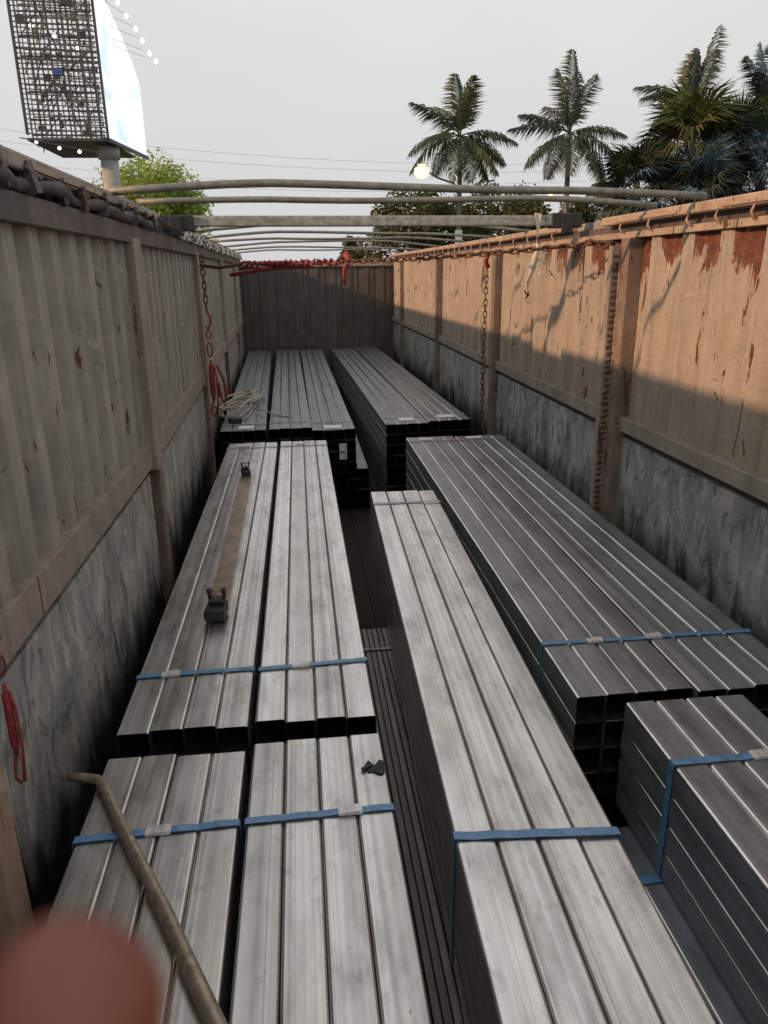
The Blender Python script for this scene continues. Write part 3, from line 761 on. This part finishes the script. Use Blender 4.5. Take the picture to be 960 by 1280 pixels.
def frond_mesh(L, droop, seed, n=56, ll=.84, hang=1.1):
    """feather frond along +X, rising then drooping"""
    rnd = random.Random(seed); mb = MB(); pts = []; N = 12
    for i in range(N+1):
        t = i/N; pts.append(Vector((L*(t-.12*droop*t*t), .06*L*math.sin(t*2+seed)*t, L*(.16*t-droop*t*t*.62))))
    mb.tube(pts, [.035*(1-.85*i/N) for i in range(N+1)], 5)
    for i in range(n):
        t = .10+.9*i/(n-1); k = min(N-1, int(t*N)); u = t*N-k; p = pts[k].lerp(pts[k+1], u); d = (pts[k+1]-pts[k]).normalized()
        sd = d.cross(Vector((0, 0, 1))).normalized(); l_ = ll*(math.sin(math.pi*min(1, .18+t*.80))**.6)*rnd.uniform(.8, 1.15)
        for s_ in (-1, 1):
            dr = (sd*s_*.8+d*.55+Vector((0, 0, rnd.uniform(.0, .45)-hang*.3))).normalized()
            a = p; m_ = p+dr*l_*.55; e_ = p+dr*l_+Vector((0, 0, -hang*l_*.55)); wd = d*.036
            mb.add([a-wd*.4, a+wd*.4, m_+wd, e_, m_-wd], [(0, 1, 2, 4), (4, 2, 3)])
    return mb.mesh('frond')
def palm(x, y, ztop, base_z, fl, specs, label, mats, rtr=.20, lean=0, white=False, group=None):
    P_ = thing('palm_tree', (x, y, base_z), label, 'palm tree', group); H = ztop-base_z
    mb = MB(); mb.tube([(x+lean*(t/10)**2, y, base_z+H*t/10*.86) for t in range(11)], [rtr*(1.5 if t == 0 else 1.15-.04*t) for t in range(11)], 12)
    build('trunk', mb, mats[1], P_)
    if white:
        mb = MB(); mb.tube([(x, y, base_z), (x, y, base_z+white)], rtr*1.28, 12); build('limewash_band', mb, M['trunk_white'], P_)
    mb = MB(); mb.tube([(x+lean, y, base_z+H*.85), (x+lean, y, base_z+H*.90), (x+lean, y, ztop)], [rtr*.9, rtr*.85, rtr*.35], 10); build('crownshaft', mb, M['palm_light'], P_)
    for i, (az, el, dr, sc) in enumerate(specs):
        me = frond_mesh(fl*sc, dr, i*7+int(x*3) % 17)
        mt_ = mats[0] if not isinstance(mats[0], list) else mats[0][i % len(mats[0])]
        link('frond', me, mt_, P_, (lean, 0, H-.05), (0, -math.radians(el), math.radians(az)))
    return P_
# specs: azimuth (0 = right, 90 = away, 180 = left), elevation, droop, size
palm(8.46, 40, 6.35, -4.5, 3.0, [(0, 12, .75, 1.), (20, -8, .7, 1.), (335, -30, .6, .95), (180, 40, .5, 1.), (200, 5, .9, 1.05), (165, -5, 1.0, 1.), (100, 78, .15, .95), (60, 62, .35, 1.), (280, -40, .7, .95), (250, -30, .8, 1.), (120, 48, .5, .9), (300, 70, .3, .9), (215, -30, .7, .9), (350, -45, .5, .85)],
     'royal palm left of the others, directly right of the glowing street lamp', [[M['palm'], M['palm_light'], M['palm_olive']], M['trunk']], .15, white=6.4)
palm(14.1, 40, 6.5, -4.5, 3.15, [(5, 15, .7, 1.), (345, -12, .8, 1.1), (320, -38, .6, 1.), (180, 14, .55, 1.05), (195, -20, .6, 1.), (210, -42, .5, .95), (95, 88, .1, 1.15), (60, 58, .2, 1.15), (30, 62, .3, 1.05), (140, 74, .25, 1.0), (260, -30, .8, .9), (110, 45, .5, .9), (0, -30, .75, 1.0), (160, 30, .5, .9)],
     'dark royal palm standing in the middle of the three tall palms', [[M['palm'], M['palm_dark']], M['trunk']], .17)
palm(20.9, 41, 8.0, -4.5, 3.2, [(15, 66, .15, 1.25), (30, 58, .3, 1.1), (170, 35, .75, 1.0), (185, 25, .8, .95), (100, 85, .1, .8), (80, 75, .2, .8), (350, 0, .8, .9), (200, -10, .7, .9), (240, -20, .7, .8), (300, -10, .7, .9), (0, -35, .6, .9)],
     'tall palm over the fan palms with one long frond sweeping up to the right', [[M['palm'], M['palm_dark']], M['trunk']], .17)
palm(25.2, 41, 7.6, -4.5, 3.2, [(180, 60, .3, 1.0), (150, 75, .2, 1.1), (190, 10, .8, 1.), (170, -20, .6, 1.), (200, -45, .5, 1.), (90, 80, .2, 1.1), (0, 30, .7, 1.), (330, -10, .7, 1.), (220, 40, .5, 1.), (250, -10, .8, 1.0), (210, 20, .8, .9)],
     'palm with bluish drooping fronds cut off by the right picture edge', [[M['palm_dark'], M['palm_blue']], M['trunk']], .18)
def fan_mesh(r_, seed, n=36):
    rnd = random.Random(seed); mb = MB(); c = Vector((r_*.7, 0, 0))
    mb.tube([(0, 0, 0), (r_*.35, 0, .06*r_), c], .02, 5)
    for k in range(n):
        a = math.radians(-125+250*k/(n-1)); l_ = r_*(.75+.25*math.cos(a*.6))*rnd.uniform(.9, 1.08)
        d = Vector((math.cos(a), math.sin(a), .06*math.cos(k*2.2))); sd = Vector((-math.sin(a), math.cos(a), 0))*r_*.036
        m_ = c+d*l_*.6; e_ = c+d*l_+Vector((0, 0, -.42*l_*rnd.uniform(.4, 1.3)))
        mb.add([c-sd*.15, c+sd*.15, m_+sd, e_, m_-sd], [(0, 1, 2, 4), (4, 2, 3)])
    return mb.mesh('fan_leaf')
def fan_palm(x, y, ztop, r_, n, label, mats, seed):
    rnd = random.Random(seed); P_ = thing('fan_palm', (x, y, -4.5), label, 'palm tree', 'fan palms beyond the right wall')
    mb = MB(); mb.tube([(x, y, -4.5), (x, y, ztop-1.0), (x, y, ztop)], [.26, .2, .16], 10); build('trunk', mb, M['bark'], P_)
    ms = [fan_mesh(r_, seed+i) for i in range(4)]
    for i in range(n):
        az = 360*i*.381966; el = 75-115*(i/n)+rnd.uniform(-10, 10)
        mt_ = mats[i*len(mats)//n if rnd.random() < .8 else rnd.randrange(len(mats))]
        me = ms[i % 4].copy(); link('fan_leaf', me, mt_, P_, (0, 0, ztop+4.5-.9*i/n), (rnd.uniform(-.5, .5), -math.radians(el), math.radians(az)))
fan_palm(20.4, 39.5, 6.1, 1.9, 34, 'large fan palm with green and yellowing leaves in the cluster right of the tall palms', [M['palm_light'], M['palm_light'], M['palm_olive'], M['palm_olive'], M['palm'], M['palm_blue']], 3)
fan_palm(22.9, 40, 6.0, 1.6, 26, 'grey green fan palm on the right side of the palm cluster', [M['palm'], M['palm_light'], M['palm_olive'], M['palm_blue'], M['palm_blue']], 8)
fan_palm(17.4, 39, 4.1, 1.5, 30, 'dark low fan palm at the left foot of the palm cluster', [M['palm_dark'], M['palm'], M['palm_dark'], M['palm_blue']], 12)
fan_palm(20.3, 37.5, 3.9, 1.4, 30, 'low bluish fan palm peeking over the right wall', [M['palm_blue'], M['palm_dark'], M['palm_blue']], 15)
fan_palm(23.2, 37.5, 4.4, 1.5, 30, 'low fan palm with blue leaves right of the cluster by the picture edge', [M['palm_blue'], M['palm_blue'], M['palm_dark']], 19)

def tree(x, y, zb, zt, rx, lobes, n, leaf, mt_, label, seed, group=None, ry=None):
    rnd = random.Random(seed); Tt = thing('broadleaf_tree', (x, y, -4.5), label, 'tree', group)
    mb = MB(); mb.tube([(x, y, -4.5), (x+.1, y, zb), (x, y, (zb+zt)/2)], [.35, .25, .12], 10)
    for k in range(6):
        a = rnd.uniform(0, 6.28); mb.tube([(x+.1, y, zb-.3), (x+rx*.35*math.cos(a), y+rx*.35*math.sin(a), zb+(zt-zb)*.35), (x+rx*.6*math.cos(a), y+rx*.6*math.sin(a), zb+(zt-zb)*.6)], [.14, .09, .03], 6)
    build('trunk', mb, M['bark'], Tt)
    L_ = []
    for k in range(lobes):
        a = rnd.uniform(0, 6.28); q = math.sqrt(rnd.random()); hz = rnd.random()
        L_.append((Vector((x+rx*.75*q*math.cos(a), y+(ry or rx)*.75*q*math.sin(a), zb+(zt-zb)*(.15+.7*hz*(1-.45*q)))), rx*rnd.uniform(.20, .38)))
    vs = []; fs = []
    for k in range(n):
        c, r_ = L_[rnd.randrange(lobes)]
        d = Vector((rnd.gauss(0, 1), rnd.gauss(0, 1), rnd.gauss(0, 1))).normalized()*r_*(rnd.random()**.4)*1.1
        p = c+d; u = Vector((rnd.gauss(0, 1), rnd.gauss(0, 1), rnd.gauss(0, .6))).normalized(); v = u.cross(Vector((rnd.random(), rnd.random(), rnd.random()))).normalized()
        s_ = leaf*rnd.uniform(.6, 1.3); i = len(vs)
        vs += [p-u*s_, p+v*s_*.4, p+u*s_, p-v*s_*.4]; fs.append((i, i+1, i+2, i+3))
    mb = MB(); mb.add(vs, fs); build('crown', mb, mt_, Tt)
tree(-7.6, 43, -.6, 7.5, 3.4, 60, 22000, .13, M['lime'], 'bright yellow green tree beyond the left wall behind the billboard column', 41)
G_ = 'trees in the background beyond the end wall'
tree(9.0, 60, -1, 7.4, 3.6, 24, 7000, .22, M['tree'], 'dark tree under the glowing street lamp, leftmost of the far trees', 51, G_)
tree(14.0, 62, -1, 8.0, 4.0, 26, 8000, .22, M['tree'], 'far tree right behind the palm trunk nearest the lamp', 52, G_)
tree(19.2, 62, -1, 8.4, 4.2, 26, 8000, .22, M['tree'], 'far tree between the two slim palm trunks', 53, G_)
tree(24.5, 62, -1, 8.0, 4.0, 26, 7000, .22, M['tree'], 'far tree just right of the middle palm trunk', 54, G_)
tree(5.6, 66, -1.5, 4.8, 2.6, 14, 3500, .2, M['tree'], 'small distant tree low above the end wall, left of the others', 55, G_)
tree(31.5, 60, -1, 7.5, 4.6, 26, 8000, .22, M['tree'], 'far tree filling the background behind the fan palms', 56, G_)

# ------------------------------------------------------------------ billboard
M['bb_steel'] = plain('billboard_steel', (.06, .065, .075), .5, .4, .3)
M['bb_col'] = plain('concrete_column', (.34, .35, .33), .8, 0, .2, 3, .3)
mt, n, b = newmat('lit_billboard_print'); g = G(n)
f = g.noise(g.coord((.25, .25, .5), rot=(.6, 0, 0)), 1.3, 3, .5, .6)
colr = g.ramp(f, [(.38, (.96, .98, 1.0)), (.5, (.86, .93, 1.0)), (.62, (.62, .76, .95))])
g.l(colr, b.inputs['Base Color']); g.l(colr, b.inputs['Emission Color']); b.inputs['Emission Strength'].default_value = .75
M['bb_print'] = mt
M['bb_back'] = plain('inner_frame_paint', (.20, .23, .22), .8, 0, .7, 3, 0)
M['bulb'] = plain('lit_bulb', (.9, .88, .8), .5, 0, .02, 1, 0, emit=(1, .95, .85, 3.5))
M['blue'] = plain('blue_box', (.03, .07, .22), .5, 0, .1)
BB = thing('billboard', (-7.9, 37.5, -4.5), 'large lit roadside billboard on a column with an open barred side, top left', 'billboard')
nx, fx = Vector((-7.5, 35, 0)), Vector((-6.9, 40.1, 0)); lx = Vector((-10.75, 35.2, 0)); ZB, ZT = 5.38, 13.2
def V3(p, z): return (p.x, p.y, z)
for k in range(44):
    z = ZB+(ZT-ZB)*k/43; mb = MB(); th = .09 if k in (15, 17) else .034
    mb.bar(V3(lx, z+.17), V3(nx, z), .05, th); build('cross_bar', mb, M['bb_steel'], BB)
for k, t in enumerate((0, .06, .24, .42, .60, .78, .93, 1.0)):
    p = lx.lerp(nx, t); mb = MB(); wd = .10 if t in (0, 1) else .05
    mb.bar(V3(p, ZB-.05+.17*(1-t)), V3(p, ZT+.17*(1-t)), wd, wd, (0, 1, 0)); build('upright_bar', mb, M['bb_steel'], BB)
random.seed(31)
for k in range(14):
    a = lx.lerp(nx, random.uniform(.05, .95)); yy = random.uniform(.4, 1.1); z = ZB+.2+random.random()*5.6
    b_ = a+Vector((random.uniform(-1.1, 1.1), 0, 0)); b_.x = max(-10.6, min(-7.5, b_.x))
    mb = MB(); mb.bar((a.x, 35+yy, z), (b_.x, 35+yy+random.uniform(-.4, .4), z+random.uniform(.7, 2.2)), .045, .045); build('truss_bar', mb, M['bb_steel'], BB)
# deep framework seen through the bars
for yy, sh in ((36.2, -.1), (37.6, -.35), (39.2, -.6)):
    mb = MB(); x0, x1 = -10.75+sh, -7.6+sh*.3
    for k in range(9):
        x = x0+(x1-x0)*k/8; mb.bar((x, yy, ZB), (x+random.uniform(-.05, .05), yy, ZT), .05, .05, (0, 1, 0))
    for k in range(15):
        z = ZB+.2+k*.52+random.uniform(-.12, .12); mb.bar((x0, yy, z), (x1, yy, z+random.uniform(-.05, .05)), .05, .06)
    for k in range(16):
        x = random.uniform(x0, x1-.8); z = ZB+random.random()*6.4; sg = random.choice((-1, 1))
        mb.bar((x, yy, z+(.9 if sg < 0 else 0)), (x+.8, yy, z+(0 if sg < 0 else .9)), .04, .04)
    for k in range(26):
        x = random.uniform(x0, x1-.3); z = ZB+.1+random.random()*6.4
        mb.box(x, x+random.uniform(.08, .3), yy-.03, yy+.03, z, z+random.uniform(.08, .35))
    tag(build('inner_truss', mb, M['bb_back'] if yy > 37 else M['bb_steel'], BB), kind='stuff')
# lit face: outline measured on its plane
def face_pt(t, z): p = nx.lerp(fx, t); return (p.x+.03, p.y, z)
out = [(0, ZB-.02), (1, ZB-.05), (1, 8.35), (.85, 9.1), (.62, 9.85), (.36, 10.55), (.02, 11.3), (0, 13.2)]
mb = MB(); vs = [face_pt(t, z) for t, z in out]; vs += [(v[0]-.12, v[1]+.015, v[2]) for v in vs]; k = len(out)
mb.add(vs, [tuple(range(k)), tuple(range(2*k-1, k-1, -1))]+[(i, k+i, k+(i+1) % k, (i+1) % k) for i in range(k)])
build('lit_face', mb, M['bb_print'], BB)
mb = MB(); mb.box(-10.75, -7.4, 35.05, 40.0, ZB-.12, ZB-.02); build('bottom_deck', mb, M['bb_steel'], BB)
mb = MB(); mb.bar((-7.45, 35.0, ZB-.1), (-6.85, 40.1, ZB-.1), .1, .14); build('bottom_beam', mb, M['bb_steel'], BB)
mb = MB(); mb.tube([(-7.85, 36.4, -4.5), (-7.85, 36.4, 4.72)], .37, 20); build('column', mb, M['bb_col'], BB)
mb = MB(); mb.tube([(-7.85, 36.4, 4.73), (-7.85, 36.4, 5.24)], .46, 20); build('column_head', mb, M['bb_col'], BB)
mb = MB(); mb.box(-9.33, -8.97, 34.9, 35.1, 7.62, 7.9); build('control_box', mb, M['blue'], BB)
for (x, z) in ((-6.52, 10.22), (-6.24, 9.76), (-5.92, 9.32), (-5.71, 8.91), (-5.48, 8.46), (-5.26, 8.18)):
    mb = MB(); mb.ball((x, 35, z), .075, 8, 6, (1, 1, 1.2)); build('face_lamp', mb, M['bulb'], BB)
    mb = MB(); mb.bar((x-.02, 35.05, z+.05), (-7.2+(z-8.2)*-.05, 36.5, z+.9), .018, .018); build('lamp_arm', mb, M['bb_col'], BB)
mb = MB(); mb.bar((-10.9, 34.6, 5.30), (-7.9, 34.9, 4.80), .04, .04); build('lamp_rail', mb, M['bb_steel'], BB)
for (x, z) in ((-10.3, 5.16), (-9.42, 4.93), (-8.64, 4.80)):
    mb = MB(); mb.ball((x, 34.7, z), .07, 8, 6); build('face_lamp', mb, M['bulb'], BB)
for (x, z) in ((-10.24, 9.6), (-9.37, 9.29), (-8.49, 8.86)):
    mb = MB(); mb.ball((x, 36.0, z), .09, 8, 6); build('inner_lamp', mb, M['bulb'], BB)

# ------------------------------------------------------------------ street lamps and wires
M['lamp_on'] = plain('sodium_lamp', (1, .8, .5), .5, 0, .02, 1, 0, emit=(1, .62, .27, 3.0))
M['pole'] = plain('lamp_pole', (.28, .28, .27), .5, .5, .15)
def lamp(x, y, z, px_, r_, label):
    L_ = thing('street_lamp', (px_, y+.6, -4.5), label, 'street lamp')
    mb = MB(); mb.tube([(px_, y+.6, -4.5), (px_, y+.6, z-1.2), (px_-.3, y+.6, z-.5), (px_+(x-px_)*.6, y+.3, z-.25), (x, y, z-.02+r_*.5)], [.10, .07, .055, .045, .04], 10); build('pole', mb, M['pole'], L_)
    mb = MB(); mb.ball((x, y, z+r_*.5), r_*.8, 14, 8, (1.2, 1.2, .35)); build('lamp_head', mb, M['pole'], L_)
    mb = MB(); mb.ball((x, y-.05, z), r_, 16, 10, (1, 1, .9)); build('lamp_globe', mb, M['lamp_on'], L_)
lamp(6.51, 40, 4.68, 8.6, .38, 'street lamp glowing warm orange, left of the first royal palm')
lamp(19.2, 58, 5.2, 20.6, .16, 'small distant lit street lamp among the dark trees, far smaller than the orange one')
WL = thing('power_line', (0, 48, 6), 'thin slack power cables crossing the grey sky above the trailer', 'power line')
for k, (z0, z1) in enumerate(((9.6, 6.3), (8.9, 6.0), (7.6, 5.6), (7.1, 5.3))):
    mb = MB(); mb.tube([(-30+60*t/20, 48, 5+z0-5+(z1-z0)*t/20-1.6*math.sin(math.pi*t/20)) for t in range(21)], .008, 4); build('cable', mb, M['bb_col'], WL)

# ------------------------------------------------------------------ the photographer's hand at the lower left
mt, n, b = newmat('skin'); g = G(n)
f = g.noise(g.coord((1, 1, 1)), 220, 4, .6)
g.l(g.mix(g.ramp(f, [(.3, 0.0), (.7, 1.0)]), (.16, .042, .025), (.21, .066, .04)), b.inputs['Base Color']); b.inputs['Roughness'].default_value = .5
b.inputs['Subsurface Weight'].default_value = .08; b.inputs['Subsurface Radius'].default_value = (.012, .004, .002); b.inputs['Subsurface Scale'].default_value = .3
M['skin'] = mt
def camw(x, y, z):   # camera-frame metres (right, down, forward) -> scene
    v = RM @ np.array([x, y, z]); return Vector((v[0], v[1], v[2]))
def skinned(chains, name, root=0):
    vs = []; es = []; rs = []
    def vid(p, r_):
        for i, q in enumerate(vs):
            if (Vector(q)-Vector(p)).length < 1e-6: return i
        vs.append(tuple(p)); rs.append(r_); return len(vs)-1
    for c in chains:
        prev = None
        for p, r_ in c:
            i = vid(p, r_)
            if prev is not None: es.append((prev, i))
            prev = i
    me = bpy.data.meshes.new(name); me.from_pydata(vs, es, []); o = bpy.data.objects.new(name, me); C.objects.link(o)
    o.modifiers.new('skin', 'SKIN'); me.skin_vertices or None
    for i, r_ in enumerate(rs):
        sv = me.skin_vertices[0].data[i]; sv.radius = (r_, r_); sv.use_root = (i == root)
    sb = o.modifiers.new('sub', 'SUBSURF'); sb.levels = 3; sb.render_levels = 3
    o.modifiers['skin'].use_smooth_shade = True; me.materials.append(M['skin']); return o
tip = Vector((-.0250, .0405, .070))
def cc(v, r_): return (tuple(camw(*v)+Vector((0, 0, 0))), r_)
wrist = Vector((-.115, .185, .01)); palmc = Vector((-.095, .135, .035))
kn = [Vector((-.058, .092, .062)), Vector((-.095, .100, .055)), Vector((-.118, .108, .045)), Vector((-.135, .120, .034))]
chains = [[cc(wrist+Vector((-.05, .12, -.06)), .027), cc(wrist, .025), cc(palmc, .030)]]
chains.append([cc(palmc, .030), cc(kn[0], .0125), cc((kn[0]+tip)/2+Vector((-.003, .006, .004)), .0105), cc(tip+Vector((-.006, .009, -.001)), .0092), cc(tip, .0098)])
for k, fl in ((1, .032), (2, .034), (3, .028)):
    p = kn[k]; chains.append([cc(palmc, .030), cc(p, .0115), cc(p+Vector((.004, -.012, fl)), .0095), cc(p+Vector((.022, .006, fl+.012)), .0085), cc(p+Vector((.034, .024, fl)), .0078)])
chains.append([cc(palmc, .030), cc(palmc+Vector((.035, .028, .0)), .014), cc(palmc+Vector((.062, .024, .012)), .0115), cc(palmc+Vector((.082, .012, .020)), .0098)])
hand = skinned(chains, 'person', 0)
hand.location = (0, 0, OZ)
tag(hand, 'blurred reddish brown fingertip of a hand at the bottom left corner of the photo', 'hand')
for o in bpy.data.objects:
    if '_o' in o: del o['_o']
    if 'H' in o: del o['H']
